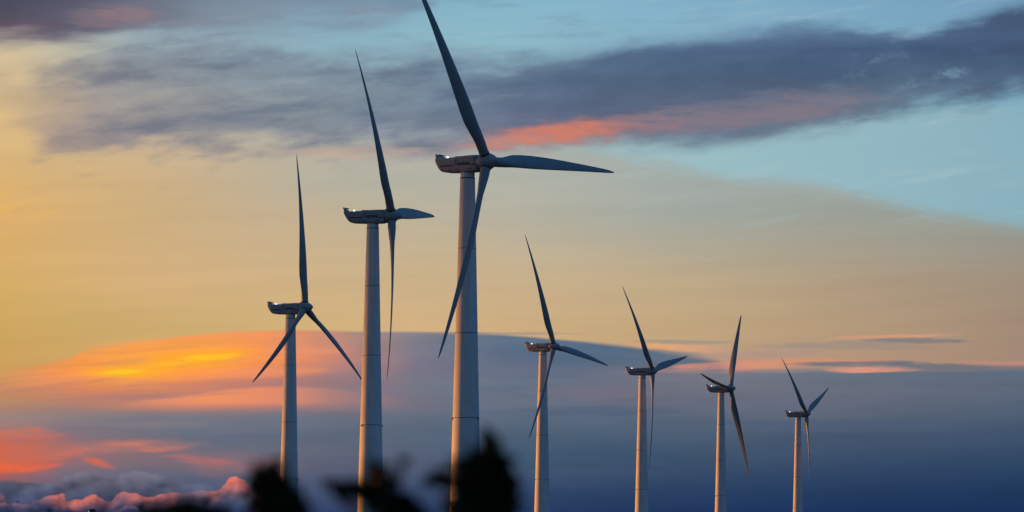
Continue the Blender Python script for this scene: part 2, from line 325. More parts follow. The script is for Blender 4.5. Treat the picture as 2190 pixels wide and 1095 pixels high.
# ---- heaped clouds along the bottom left, three ranks of puffs
BX = PX + (noise(PX, PY, 1 / 50, 1 / 40, 81.0, 3, 0.5) - 0.5) * 26
BY = PY + (noise(PX, PY, 1 / 50, 1 / 40, 85.0, 3, 0.5) - 0.5) * 18
def heap(c, crest, sx, sy, seed, height, lit_pts, lit_rgb, depth, shade_rows, a_pts, soft):
    p0 = billow(BX, BY, 1 / sx, 1 / sy, seed)
    p1 = billow(BX - sx * 0.16, BY - sy * 0.22, 1 / sx, 1 / sy, seed)       # for relief: puffs lit from the upper left
    g = curve(UC, crest)
    hd = PY - g - (p0 - 0.35) * height
    relief = (p0 - p1) * 2.4
    lit = sstep(depth, depth * 0.1, hd + (p0 - 0.4) * depth * 0.8) * curve(UC, lit_pts)
    lit = mth('ADD', lit * (1.0 + relief * -0.5), 0.0, clamp=True)
    body = scalec(grid(UC, PY, shade_rows), 1.14 - p0 * 0.28 - relief * 0.5)
    body = mixc(lit, body, scalec(ramp(UC, [(0, lit_rgb), (2190, lit_rgb)]), 1.0 - relief * 0.35))
    return mixc(sstep(-soft, soft, hd) * curve(UC, a_pts), c, body)
skyc = heap(skyc, [(-400, 996), (0, 1000), (40, 996), (90, 1002), (130, 1012), (190, 998), (250, 992), (320, 1000), (430, 1020), (560, 1060), (640, 1130), (2600, 1130)],
    104, 64, 3.0, 44, [(0, 0.12), (120, 0.06), (300, 0.0), (2600, 0)], (150, 122, 128), 26,
    [(995, [(0, (108, 108, 120)), (60, (110, 110, 122)), (200, (124, 116, 128)), (400, (106, 108, 124))]), (1035, [(0, (76, 84, 106)), (300, (100, 100, 118)), (500, (90, 98, 120))]), (1090, [(0, (50, 62, 92)), (600, (46, 62, 98))])],
    [(-400, 0.9), (200, 0.85), (380, 0.55), (520, 0.3), (620, 0), (2600, 0)], 7)
skyc = heap(skyc, [(-400, 1060), (0, 1050), (50, 1062), (100, 1050), (130, 1046), (170, 1048), (215, 1040), (240, 1043), (265, 1032), (300, 1034), (330, 1040), (350, 1036), (385, 1042), (420, 1038), (450, 1032), (480, 1018), (505, 1012), (530, 1016), (570, 1050), (640, 1130), (2600, 1130)],
    76, 52, 9.0, 40, [(0, 0.15), (90, 0.2), (118, 0.5), (140, 0.95), (225, 0.9), (258, 0.4), (290, 0.9), (330, 0.7), (372, 0.6), (400, 0.1), (440, 0.2), (470, 0.9), (515, 0.95), (560, 0.1), (2600, 0)], (210, 110, 94), 60,
    [(1030, [(0, (92, 94, 114)), (300, (112, 100, 116)), (560, (104, 100, 118))]), (1065, [(0, (74, 80, 104)), (300, (88, 84, 106)), (560, (84, 92, 116))]), (1092, [(0, (48, 60, 90)), (300, (46, 58, 92)), (600, (48, 64, 102))])],
    [(-400, 0.95), (560, 0.95), (640, 0), (2600, 0)], 3)
skyc = heap(skyc, [(-400, 1074), (0, 1072), (22, 1066), (60, 1074), (86, 1060), (120, 1074), (180, 1082), (240, 1084), (276, 1074), (310, 1084), (420, 1078), (520, 1072), (640, 1110), (2600, 1130)],
    48, 34, 15.0, 20, [(0, 0.35), (22, 0.5), (60, 0.3), (90, 0.45), (120, 0.05), (180, 0.0), (270, 0.35), (310, 0.0), (2600, 0)], (178, 108, 110), 16,
    [(1060, [(0, (80, 84, 106)), (300, (74, 80, 106)), (560, (80, 90, 116))]), (1092, [(0, (46, 57, 87)), (300, (40, 54, 90)), (600, (46, 62, 102))])],
    [(-400, 0.9), (420, 0.8), (560, 0.4), (640, 0), (2600, 0)], 4)
sky_lo = skyc

# the rest of the sky dome: low-sun Nishita sky plus an added blue dusk gradient brightening the tower fronts
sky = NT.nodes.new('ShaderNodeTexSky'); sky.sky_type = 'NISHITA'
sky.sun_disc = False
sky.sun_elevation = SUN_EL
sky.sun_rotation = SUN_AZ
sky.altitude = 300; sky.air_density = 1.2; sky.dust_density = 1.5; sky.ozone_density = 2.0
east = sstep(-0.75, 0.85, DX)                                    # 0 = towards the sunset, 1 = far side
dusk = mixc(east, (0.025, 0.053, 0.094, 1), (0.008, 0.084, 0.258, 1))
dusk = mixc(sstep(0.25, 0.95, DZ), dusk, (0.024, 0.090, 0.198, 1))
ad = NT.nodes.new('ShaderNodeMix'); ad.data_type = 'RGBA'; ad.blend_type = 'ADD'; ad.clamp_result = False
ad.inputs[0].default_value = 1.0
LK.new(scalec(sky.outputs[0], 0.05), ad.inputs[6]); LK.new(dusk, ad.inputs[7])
def bgnode(c):
    n = NT.nodes.new('ShaderNodeBackground'); LK.new(c, n.inputs[0]); n.inputs[1].default_value = 1.0
    return n.outputs[0]
def mixs(f, a, b):
    n = NT.nodes.new('ShaderNodeMixShader'); put(n.inputs[0], f); LK.new(a, n.inputs[1]); LK.new(b, n.inputs[2])
    return n.outputs[0]
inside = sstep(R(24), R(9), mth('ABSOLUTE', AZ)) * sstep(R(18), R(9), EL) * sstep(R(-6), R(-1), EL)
picture = mixs(lstep(600, 612, PY), bgnode(sky_hi), bgnode(sky_lo))
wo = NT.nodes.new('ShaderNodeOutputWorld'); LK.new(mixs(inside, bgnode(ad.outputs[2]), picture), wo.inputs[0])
world.cycles.sampling_method = 'MANUAL'
world.cycles.sample_map_resolution = 512

# ------------------------------------------------------------------ helpers
def mat(name, rgb, rough=0.6, metallic=0.0, spec=0.5, var=0.0, scale=3.0, stretch=(1, 1, 1), bump=0.0, emit=None):
    m = bpy.data.materials.new(name); m.use_nodes = True
    nt = m.node_tree; b = nt.nodes['Principled BSDF']
    b.inputs['Base Color'].default_value = (*rgb, 1)
    b.inputs['Roughness'].default_value = rough
    b.inputs['Metallic'].default_value = metallic
    b.inputs['Specular IOR Level'].default_value = spec
    if var or bump:
        t = nt.nodes.new('ShaderNodeTexCoord'); mp = nt.nodes.new('ShaderNodeMapping')
        mp.inputs['Scale'].default_value = stretch
        n = nt.nodes.new('ShaderNodeTexNoise'); n.inputs['Scale'].default_value = scale; n.inputs['Detail'].default_value = 6
        nt.links.new(t.outputs['Object'], mp.inputs[0]); nt.links.new(mp.outputs[0], n.inputs['Vector'])
        if var:
            r = nt.nodes.new('ShaderNodeValToRGB')
            r.color_ramp.elements[0].position = 0.3; r.color_ramp.elements[1].position = 0.7
            r.color_ramp.elements[0].color = (*[c * (1 - var) for c in rgb], 1)
            r.color_ramp.elements[1].color = (*[min(1, c * (1 + var)) for c in rgb], 1)
            nt.links.new(n.outputs[0], r.inputs[0]); nt.links.new(r.outputs[0], b.inputs['Base Color'])
        if bump:
            bp = nt.nodes.new('ShaderNodeBump'); bp.inputs['Strength'].default_value = bump; bp.inputs['Distance'].default_value = 0.05
            nt.links.new(n.outputs[0], bp.inputs['Height']); nt.links.new(bp.outputs[0], b.inputs['Normal'])
    if emit:
        b.inputs['Emission Color'].default_value = (*emit[0], 1); b.inputs['Emission Strength'].default_value = emit[1]
    return m

def tower_mat():
    m = mat('tower_concrete', (0.76, 0.76, 0.76), 0.75, var=0.07, scale=0.9, stretch=(1, 1, 0.35), bump=0.06)
    nt = m.node_tree; b = nt.nodes['Principled BSDF']
    src = b.inputs['Base Color'].links[0].from_socket
    t = nt.nodes.new('ShaderNodeTexCoord'); mp = nt.nodes.new('ShaderNodeMapping'); mp.inputs['Scale'].default_value = (1.6, 1.6, 0.035)
    n = nt.nodes.new('ShaderNodeTexNoise'); n.inputs['Scale'].default_value = 1.0; n.inputs['Detail'].default_value = 5; n.inputs['Roughness'].default_value = 0.65
    nt.links.new(t.outputs['Object'], mp.inputs[0]); nt.links.new(mp.outputs[0], n.inputs['Vector'])
    r = nt.nodes.new('ShaderNodeMapRange'); r.inputs[1].default_value = 0.52; r.inputs[2].default_value = 0.75; r.inputs[4].default_value = 0.5
    nt.links.new(n.outputs[0], r.inputs[0])
    mx = nt.nodes.new('ShaderNodeMix'); mx.data_type = 'RGBA'
    nt.links.new(r.outputs[0], mx.inputs[0]); nt.links.new(src, mx.inputs[6]); mx.inputs[7].default_value = (0.42, 0.40, 0.38, 1)
    nt.links.new(mx.outputs[2], b.inputs['Base Color'])
    return m

M = {
    'tower': tower_mat(),
    'joint': mat('joint_gap', (0.07, 0.07, 0.075), 0.8),
    'nacelle': mat('nacelle_paint', (0.36, 0.37, 0.385), 0.6, var=0.06, scale=0.7),
    'blade': mat('blade_paint', (0.25, 0.27, 0.285), 0.42, var=0.05, scale=0.5),
    'spinner': mat('spinner_paint', (0.34, 0.355, 0.37), 0.4, var=0.05, scale=0.8),
    'red': mat('red_stripe', (0.30, 0.012, 0.014), 0.5),
    'black': mat('black_lettering', (0.012, 0.012, 0.016), 0.5),
    'dark': mat('dark_metal', (0.04, 0.042, 0.046), 0.5),
    'beacon': mat('beacon_lens', (0.9, 0.9, 0.9), 0.2, emit=((1.0, 0.98, 0.95), 2.2)),
    'leaf': mat('leaf_green', (0.03, 0.036, 0.015), 0.8, spec=0.2, var=0.3, scale=30),
    'bark': mat('bark', (0.05, 0.035, 0.025), 0.9, var=0.3, scale=40),
    'lug': mat('red_lug', (0.35, 0.03, 0.02), 0.5),
    'bird': mat('bird_plumage', (0.015, 0.015, 0.017), 0.7, var=0.2, scale=20),
    'pole': mat('galvanised_steel', (0.45, 0.45, 0.43), 0.4, metallic=0.6, var=0.1, scale=8),
}

def link(name, bm, m, parent=None, smooth=True, mw=None):
    me = bpy.data.meshes.new(name)
    bmesh.ops.recalc_face_normals(bm, faces=bm.faces)
    bm.to_mesh(me); bm.free()
    if smooth:
        for p in me.polygons: p.use_smooth = True
    me.materials.append(m)
    o = bpy.data.objects.new(name, me); col.objects.link(o)
    if parent: o.parent = parent
    if mw is not None: o.matrix_basis = mw
    return o

def tag(o, label=None, cat=None, group=None, kind=None):
    for k, v in (('label', label), ('category', cat), ('group', group), ('kind', kind)):
        if v: o[k] = v
    return o

def loft(bm, rings, cap=True):
    vr = [[bm.verts.new(p) for p in r] for r in rings]
    n = len(vr[0])
    for a, b in zip(vr, vr[1:]):
        for i in range(n):
            bm.faces.new((a[i], a[(i + 1) % n], b[(i + 1) % n], b[i]))
    if cap:
        bm.faces.new(vr[0]); bm.faces.new(vr[-1])
    return vr

def lathe(bm, prof, seg=48, axis='z', cap=True):
    rings = []
    for h, r in prof:
        ring = []
        for i in range(seg):
            t = 2 * math.pi * i / seg
            a, b = r * math.cos(t), r * math.sin(t)
            ring.append((a, b, h) if axis == 'z' else (h, a, b))
        rings.append(ring)
    return loft(bm, rings, cap)

def box(bm, c, s, rot=None):
    mtx = Matrix.Translation(c)
    if rot is not None: mtx = mtx @ rot
    mtx = mtx @ Matrix.Diagonal((*s, 1))
    return bmesh.ops.create_cube(bm, size=1.0, matrix=mtx)

def tube(bm, pts, radii, seg=8):
    rings = []
    pts = [Vector(p) for p in pts]
    for i, p in enumerate(pts):
        d = (pts[min(i + 1, len(pts) - 1)] - pts[max(i - 1, 0)]).normalized()
        ref = Vector((0, 0, 1)) if abs(d.z) < 0.9 else Vector((1, 0, 0))
        u = d.cross(ref).normalized(); w = d.cross(u)
        rings.append([p + radii[i] * (math.cos(2 * math.pi * k / seg) * u + math.sin(2 * math.pi * k / seg) * w) for k in range(seg)])
    loft(bm, rings)

def interp(t, tab):
    for (a, va), (b, vb) in zip(tab, tab[1:]):
        if t <= b:
            f = max(0, (t - a) / (b - a)); f2 = f * f * (3 - 2 * f) * 0.35 + f * 0.65
            return va + (vb - va) * f2
    return tab[-1][1]

# ------------------------------------------------------------------ ground
TURB = [  # hub position (m), yaw of the rotor axis, rotor phase
    ((-51.6, 1047.8, 64.5), 22.5, -1.6, 0),
    ((-24.6, 854.2, 71.5), 12.1, -34.3, 0),
    ((-4.3, 698.8, 67.6), 34.6, -31.8, 0),
    ((13.6, 1354.4, 71.3), 27.7, -23.1, 0),
    ((50.9, 1517.3, 71.3), 22.4, -40.5, 0),
    ((87.5, 1678.5, 72.0), 20.3, 37.0, 72),
    ((134.5, 1917.5, 70.9), 22.4, -50.7, 0),
]
TILT = R(5.06)
HUB_H, OVERHANG, ROTOR_R = 80.0, 3.9, 38.5
bases = []
for (hx, hy, hz), psi, phi, pit in TURB:
    bases.append((hx - OVERHANG * math.cos(R(psi)), hy + OVERHANG * math.sin(R(psi)), hz - HUB_H))
CTRL = [(b[0], b[1], b[2]) for b in bases] + [(0, 0, -1.75), (0, 8, -1.75), (-25, 5, -1.8), (25, 5, -1.8), (0, -25, -1.7), (0, 60, -4.5), (-60, 60, -5), (60, 60, -5), (0, 250, -11), (-400, 300, -12), (400, 300, -12), (-300, 900, -16), (400, 900, -12), (-500, 2500, -18), (600, 2500, -14), (0, -400, -8)]
def ground_z(x, y):
    s = w = 0.0
    for cx, cy, cz in CTRL:
        q = 1.0 / (((x - cx) ** 2 + (y - cy) ** 2) ** 1.25 + 0.01)
        s += q * cz; w += q
    r = math.hypot(x, y)
    f = min(1, max(0, (r - 3000) / 5000))
    return (s / w) * (1 - f) - 20 * f
bm = bmesh.new()
rad = [0, 2, 4, 6, 8, 11, 15, 20, 28, 40, 60, 90, 130, 180, 240, 310, 390, 480, 570, 660, 760, 860, 960, 1080, 1220, 1380, 1560, 1760, 2000, 2300, 2800, 3600, 5000, 8000, 14000, 26000]
NSEG = 180
c0 = bm.verts.new((0, 0, ground_z(0, 0))); prev = None
for r in rad[1:]:
    ring = [bm.verts.new((r * math.cos(2 * math.pi * i / NSEG), r * math.sin(2 * math.pi * i / NSEG), ground_z(r * math.cos(2 * math.pi * i / NSEG), r * math.sin(2 * math.pi * i / NSEG)))) for i in range(NSEG)]
    for i in range(NSEG):
        if prev is None: bm.faces.new((c0, ring[i], ring[(i + 1) % NSEG]))
        else: bm.faces.new((prev[i], ring[i], ring[(i + 1) % NSEG], prev[(i + 1) % NSEG]))
    prev = ring
g = link('ground', bm, mat('ground_grass', (0.05, 0.055, 0.025), 0.95, var=0.45, scale=0.25, bump=0.3))
g['kind'] = 'structure'

# ------------------------------------------------------------------ unseen cloud mesh added towards the sunset, underside shaped to shade the nearer towers
SH = Vector((to_sun.x, to_sun.y, 0)).normalized(); QH = Vector((-SH.y, SH.x, 0))
if QH.y < 0: QH = -QH
bm = bmesh.new()
DIST = 8000.0
line = DIST * math.tan(SUN_EL)
EDGE = [(-2600, 40), (300, 24), (650, 26), (800, 30), (970, 24), (1150, 48), (1280, 78), (1450, 92), (1610, 98), (1850, 96), (2300, 190), (3200, 420)]
crng = random.Random(2)
qs = [-2600 + 50 * i for i in range(117)]
rings = []
for q in qs:
    lo = interp(q, EDGE) + line + 3 * math.sin(q * 0.021)
    hi = line + 460 - 380 * max(0, (q - 2000) / 1250) + 40 * math.sin(q * 0.006) + 22 * math.sin(q * 0.017 + 1)
    hi = max(hi, lo + 30)
    th = 420 * (0.5 + 0.5 * math.sin(q * 0.004 + 2)) + 200
    ring = []
    for i in range(20):
        t = 2 * math.pi * i / 20
        z = lo + (hi - lo) * (0.5 - 0.5 * math.cos(t)) + (crng.uniform(-8, 8) if i not in (0, 19, 1) else 0)
        ring.append(SH * (DIST + th * math.sin(t)) + QH * q + Vector((0, 0, z)))
    rings.append(ring)
loft(bm, rings)
cb_ = link('shade_cloud', bm, mat('shade_cloud_grey', (0.75, 0.75, 0.76), 1.0, spec=0.0, var=0.1, scale=0.01))
cb_['kind'] = 'structure'

# ------------------------------------------------------------------ wind turbine prototype parts (mesh data shared by the copies)
def tower_parts(root):
    bm = bmesh.new()
    top_z = HUB_H - 1.55
    prof = [(-1.5, 3.12)]
    z = 0
    def rad_at(z): return 1.225 + (HUB_H - 2.0 - z) * 0.0243
    while z < top_z - 1.2:
        prof.append((z, rad_at(z))); z += 4
    prof += [(top_z - 1.1, rad_at(top_z - 1.1)), (top_z - 0.95, 1.2), (top_z, 1.2)]
    lathe(bm, prof, 64)
    tw = link('tower', bm, M['tower'], root)
    bm = bmesh.new()
    lathe(bm, [(top_z - 1.14, rad_at(top_z) + 0.02), (top_z - 1.14, rad_at(top_z) + 0.06), (top_z - 0.98, rad_at(top_z) + 0.06), (top_z - 0.98, 1.19)], 48, cap=False)
    link('top_flange', bm, M['joint'], tw)
    for k in range(5):
        zz = HUB_H - 14.4 - 14.15 * k
        r = rad_at(zz)
        bm = bmesh.new()
        lathe(bm, [(zz - 0.05, r - 0.01), (zz - 0.042, r + 0.02), (zz + 0.042, r + 0.02), (zz + 0.05, r - 0.01)], 64, cap=False)
        link('section_joint', bm, M['joint'], tw)
        if k >= 2:
            for ang in (R(226), R(9)):
                bm = bmesh.new()
                box(bm, ((r + 0.08) * math.cos(ang), (r + 0.08) * math.sin(ang), zz - 0.16), (0.26, 0.26, 0.3), Matrix.Rotation(ang, 4, 'Z'))
                link('joint_lug', bm, M['lug'], tw, smooth=False)
    return tw

NAC_Y = 1.48
def nacelle_parts(root):
    bm = bmesh.new()
    st = [(-9.72, 0.95, 0.42, 1.25), (-9.62, 0.97, 0.2, 1.32), (-9.3, 0.95, -0.35, 1.38), (-8.95, 0.92, -0.9, 1.42), (-8.6, 0.89, -1.28, 1.44), (-8.2, 0.87, -1.47, 1.46), (-7.6, 0.87, -1.55, NAC_Y), (-6.2, 0.93, -1.6, NAC_Y), (-4.6, 1.05, -1.64, NAC_Y), (-3.2, 1.12, -1.64, NAC_Y), (-2.0, 1.14, -1.62, NAC_Y), (-1.4, 1.12, -1.55, 1.44), (-1.28, 1.05, -1.48, 1.38)]
    rings = []
    N = 56
    for x, zt, zb, w in st:
        cz, hz = (zt + zb) / 2, (zt - zb) / 2
        ring = []
        for i in range(N):
            t = 2 * math.pi * i / N
            c, s = math.cos(t), math.sin(t)
            e = 2 / 9.0
            ring.append((x, w * math.copysign(abs(c) ** e, c), cz + hz * math.copysign(abs(s) ** e, s)))
        rings.append(ring)
    loft(bm, rings)
    mw = Matrix.Translation((OVERHANG, 0, HUB_H))
    nac = link('nacelle', bm, M['nacelle'], root, mw=mw)
    yl = -(NAC_Y + 0.012)
    for x0, x1 in ((-8.55, -5.75), (-2.35, -1.42)):
        bm = bmesh.new()
        box(bm, ((x0 + x1) / 2, yl, -0.5), (x1 - x0, 0.03, 0.23))
        link('stripe', bm, M['red'], nac, smooth=False)
    # lettering
    cu = bpy.data.curves.new('lettering_curve', 'FONT'); cu.body = 'acciona'; cu.size = 0.86; cu.extrude = 0.006; cu.offset = 0.026
    cu.align_x = 'LEFT'
    tmp = bpy.data.objects.new('lettering_tmp', cu); col.objects.link(tmp)
    bpy.context.view_layer.update()
    me = bpy.data.meshes.new_from_object(tmp.evaluated_get(bpy.context.evaluated_depsgraph_get()))
    bpy.data.objects.remove(tmp); bpy.data.curves.remove(cu)
    xs = [v.co.x for v in me.vertices]; w = max(xs) - min(xs); x_min = min(xs)
    for v in me.vertices:
        v.co = Vector((-4.78 + (v.co.x - x_min) * 2.3 / w, yl - 0.008 - v.co.z, -0.47 + v.co.y))
    me.materials.clear(); me.materials.append(M['black'])
    t = bpy.data.objects.new('lettering', me); col.objects.link(t); t.parent = nac
    # emblem: hooked swirl left of the word, red with a dark leaf stroke
    def ribbon(pts, wid):
        bm = bmesh.new(); L = []; RR = []
        for i, (x, z) in enumerate(pts):
            a = pts[max(i - 1, 0)]; b = pts[min(i + 1, len(pts) - 1)]
            dx, dz = b[0] - a[0], b[1] - a[1]; l = math.hypot(dx, dz) or 1
            w = wid * (0.35 + 0.65 * math.sin(math.pi * (i + 0.5) / len(pts)))
            L.append((x - dz / l * w, z + dx / l * w)); RR.append((x + dz / l * w, z - dx / l * w))
        va = [bm.verts.new((x, yl - 0.016, z)) for x, z in L]; vb = [bm.verts.new((x, yl - 0.016, z)) for x, z in RR]
        vc = [bm.verts.new((x, yl + 0.03, z)) for x, z in L]; vd = [bm.verts.new((x, yl + 0.03, z)) for x, z in RR]
        for i in range(len(pts) - 1):
            bm.faces.new((va[i], va[i + 1], vb[i + 1], vb[i])); bm.faces.new((va[i], vc[i], vc[i + 1], va[i + 1])); bm.faces.new((vb[i], vb[i + 1], vd[i + 1], vd[i]))
        bm.faces.new((va[0], vb[0], vd[0], vc[0])); bm.faces.new((va[-1], vc[-1], vd[-1], vb[-1]))
        return bm
    arc = [(-5.12 + 0.34 * math.cos(R(a)), 0.0 + 0.5 * math.sin(R(a))) for a in range(40, 245, 10)]
    em = link('emblem', ribbon(arc, 0.075), M['red'], nac, smooth=False)
    link('emblem_stroke', ribbon([(-5.12, 0.14), (-5.03, 0.02), (-5.0, -0.14), (-5.06, -0.3), (-5.0, -0.42), (-4.9, -0.6)], 0.06), M['red'], em, smooth=False)
    # vents and service marks low on the side
    for x, z in ((-8.2, -1.12), (-6.6, -1.28), (-5.2, -1.25), (-2.9, -1.15), (-2.35, -1.12)):
        bm = bmesh.new(); box(bm, (x, yl, z), (0.16, 0.05, 0.24)); box(bm, (x + 0.26, yl, z), (0.1, 0.05, 0.18))
        link('vent', bm, M['dark'], nac, smooth=False)
    # roof hatch and rail
    bm = bmesh.new(); box(bm, (-5.4, 0, 1.03), (1.4, 1.3, 0.18))
    bmesh.ops.bevel(bm, geom=bm.edges[:], offset=0.03, segments=2, affect='EDGES')
    link('roof_hatch', bm, M['nacelle'], nac, smooth=False)
    # wind sensor bracket at the tail
    bm = bmesh.new()
    vs = [(-9.68, 0.85), (-9.1, 0.85), (-9.3, 1.32), (-9.95, 1.5)]
    loft(bm, [[(x, y, z) for x, z in vs] for y in (-0.95, 0.95)])
    box(bm, (-9.55, 0, 1.5), (0.95, 1.5, 0.14))
    sb = link('sensor_bracket', bm, M['nacelle'], nac, smooth=False)
    for y in (-0.5, 0.5):
        bm = bmesh.new(); tube(bm, [(-9.95, y, 1.5), (-9.97, y, 1.72)], [0.03, 0.025]); box(bm, (-9.97, y, 1.74), (0.22, 0.06, 0.07))
        link('wind_sensor', bm, M['dark'], sb)
    bm = bmesh.new(); lathe(bm, [(0.8, 0.2), (0.98, 0.2), (1.0, 0.15), (1.1, 0.15), (1.17, 0.1), (1.19, 0.02)], 20)
    for v in bm.verts: v.co.x -= 7.75; v.co.y -= 0.35
    link('beacon', bm, M['beacon'], nac)
    return nac

def spinner_part(root, mw):
    bm = bmesh.new()
    lathe(bm, [(-1.24, 1.2), (-1.2, 1.38), (-1.0, 1.47), (-0.3, 1.5), (0.4, 1.42), (0.9, 1.24), (1.35, 0.98), (1.75, 0.68), (2.02, 0.42), (2.18, 0.22), (2.24, 0.04)], 56, axis='x')
    return link('spinner', bm, M['spinner'], root, mw=mw)

CH = [(0.0, 1.66), (0.04, 1.66), (0.08, 1.78), (0.13, 2.12), (0.19, 2.5), (0.25, 2.58), (0.33, 2.48), (0.42, 2.26), (0.55, 1.86), (0.68, 1.42), (0.8, 1.05), (0.9, 0.74), (0.96, 0.5), (0.99, 0.26), (1.0, 0.1)]
TH = [(0.0, 1.0), (0.04, 1.0), (0.09, 0.8), (0.14, 0.52), (0.2, 0.36), (0.3, 0.27), (0.5, 0.2), (0.75, 0.16), (1.0, 0.14)]
TW = [(0.0, 30), (0.1, 28), (0.2, 23), (0.35, 16), (0.5, 11), (0.75, 6), (1.0, 2)]
def blade_mesh():
    """blade along +z, rotor axis (upwind) +x, leading edge towards +y; z from the rotor centre"""
    bm = bmesh.new(); rings = []; NP = 32
    r0 = 1.15
    ts = [0, .015, .03, .045, .06, .08, .1, .12, .14, .165, .19, .22, .25, .29, .33, .38, .43, .48, .53, .58, .63, .68, .73, .78, .83, .87, .9, .93, .955, .975, .99, 1.0]
    for t in ts:
        z = r0 + (ROTOR_R - r0) * t
        c = interp(t, CH); th = interp(t, TH) * c; b = R(interp(t, TW))
        k = min(1, max(0, (t - 0.04) / 0.15)); k = k * k * (3 - 2 * k)        # 0 = round root, 1 = aerofoil
        ax = 0.5 - 0.19 * k                                                    # pitch axis along the chord from the leading edge
        f = z / ROTOR_R
        off = 0.33 * f + 2.4 * f * (1 - f)                                     # pre-bend towards the wind, flexed back at the tip
        ring = []
        for i in range(NP):
            a = 2 * math.pi * i / NP
            s = 0.5 - 0.5 * math.cos(a)                                        # 0 leading .. 1 trailing
            circ = 0.5 * math.sin(a)
            s_af = s
            yt = 1.45 * (0.2969 * math.sqrt(s_af) - 0.126 * s_af - 0.3516 * s_af ** 2 + 0.2843 * s_af ** 3 - 0.1036 * s_af ** 4) * 3.4
            cam_l = 0.10 * k * s * (1 - s)
            foil = (yt if a <= math.pi else -yt * 0.72)
            h = (circ * (1 - k) + foil * k) * th - cam_l * c
            y = (ax - s) * c
            # section plane: chord e_c (towards leading edge) pitched upwind by b
            cy, cx = math.cos(b), math.sin(b)
            px = y * cx - h * cy
            py = y * cy + h * cx
            ring.append((px + off, py, z))
        rings.append(ring)
    loft(bm, rings)
    return bm

def build_turbine():
    root = bpy.data.objects.new('wind_turbine', None); col.objects.link(root)
    root.empty_display_size = 4
    tower_parts(root); nacelle_parts(root)
    spinner_part(root, Matrix())
    for k in range(3):
        if k == 0:
            b = link('blade', blade_mesh(), M['blade'], root)
            bm = bmesh.new(); lathe(bm, [(1.3, 0.84), (1.3, 0.9), (1.52, 0.9), (1.52, 0.84)], 40, cap=False)
            for v in bm.verts: v.co.x += 0.33 * 1.4 / 38.5 + 0.085
            rc = link('root_collar', bm, M['dark'], b)
            first, fcol = b, rc
        else:
            b = first.copy(); col.objects.link(b); b.parent = root
            c = fcol.copy(); col.objects.link(c); c.parent = b
    return root

def copy_tree(o, parent=None):
    c = o.copy(); col.objects.link(c); c.parent = parent
    for ch in list(o.children): copy_tree(ch, c)
    return c

def pose(root, hub, psi, phi, base, pit, tilt_a):
    root.location = base
    root.rotation_euler = (0, 0, -R(psi))
    tilt = Matrix.Translation((OVERHANG, 0, HUB_H)) @ Matrix.Rotation(-tilt_a, 4, 'Y')
    k = 0
    for ch in root.children:
        n = ch.name.split('.')[0]
        if n == 'spinner': ch.matrix_basis = tilt
        elif n == 'blade':
            ch.matrix_basis = tilt @ Matrix.Rotation(-R(phi + 120 * k), 4, 'X') @ Matrix.Rotation(-R(pit), 4, 'Z'); k += 1

LABELS = [
    'pale grey wind turbine with one blade pointing straight up, leftmost of the row',
    'wind turbine seen almost side on, standing left of the biggest turbine',
    'biggest and nearest wind turbine, its upper blade running out of the picture top',
    'wind turbine with hub at the dark cloud rim, next right of the biggest turbine',
    'wind turbine with one blade straight down and a short one raised to the right',
    'wind turbine with one blade sweeping left in front of its own nacelle',
    'smallest and farthest wind turbine, its tower edge glowing deepest orange',
]
proto = build_turbine()
roots = [proto]
for i in range(1, 7): roots.append(copy_tree(proto))
for root, (hub, psi, phi, pit), base, lab in zip(roots, TURB, bases, LABELS):
    pose(root, hub, psi, phi, base, pit, TILT - (R(1.3) if root is proto else 0))
    tag(root, lab, 'wind turbine', 'wind turbines standing in a staggered row')

# ------------------------------------------------------------------ foreground shrubs, close to the lens and out of focus
rng = random.Random(5)
def leaf(bm, p, d, n, ln, wd):
    """a pointed leaf bent along its midrib"""
    d = d.normalized(); s = d.cross(n).normalized(); n = s.cross(d).normalized()
    rows = [(0, 0.0), (0.25, 0.8), (0.55, 1.0), (0.8, 0.6), (1.0, 0.0)]
    pv = None
    for t, w in rows:
        c = p + d * (ln * t) - n * (ln * 0.18 * t * t)
        if w == 0: cur = [bm.verts.new(c)]
        else: cur = [bm.verts.new(c - s * wd * w * 0.5 + n * wd * 0.12), bm.verts.new(c), bm.verts.new(c + s * wd * w * 0.5 + n * wd * 0.12)]
        if pv:
            if len(pv) == 1 and len(cur) == 3: bm.faces.new((pv[0], cur[0], cur[1])); bm.faces.new((pv[0], cur[1], cur[2]))
            elif len(pv) == 3 and len(cur) == 3: bm.faces.new((pv[0], cur[0], cur[1], pv[1])); bm.faces.new((pv[1], cur[1], cur[2], pv[2]))
            elif len(cur) == 1: bm.faces.new((pv[0], cur[0], pv[1])); bm.faces.new((pv[1], cur[0], pv[2]))
        pv = cur
def rv(): return Vector((rng.gauss(0, 1), rng.gauss(0, 1), rng.gauss(0, 1)))

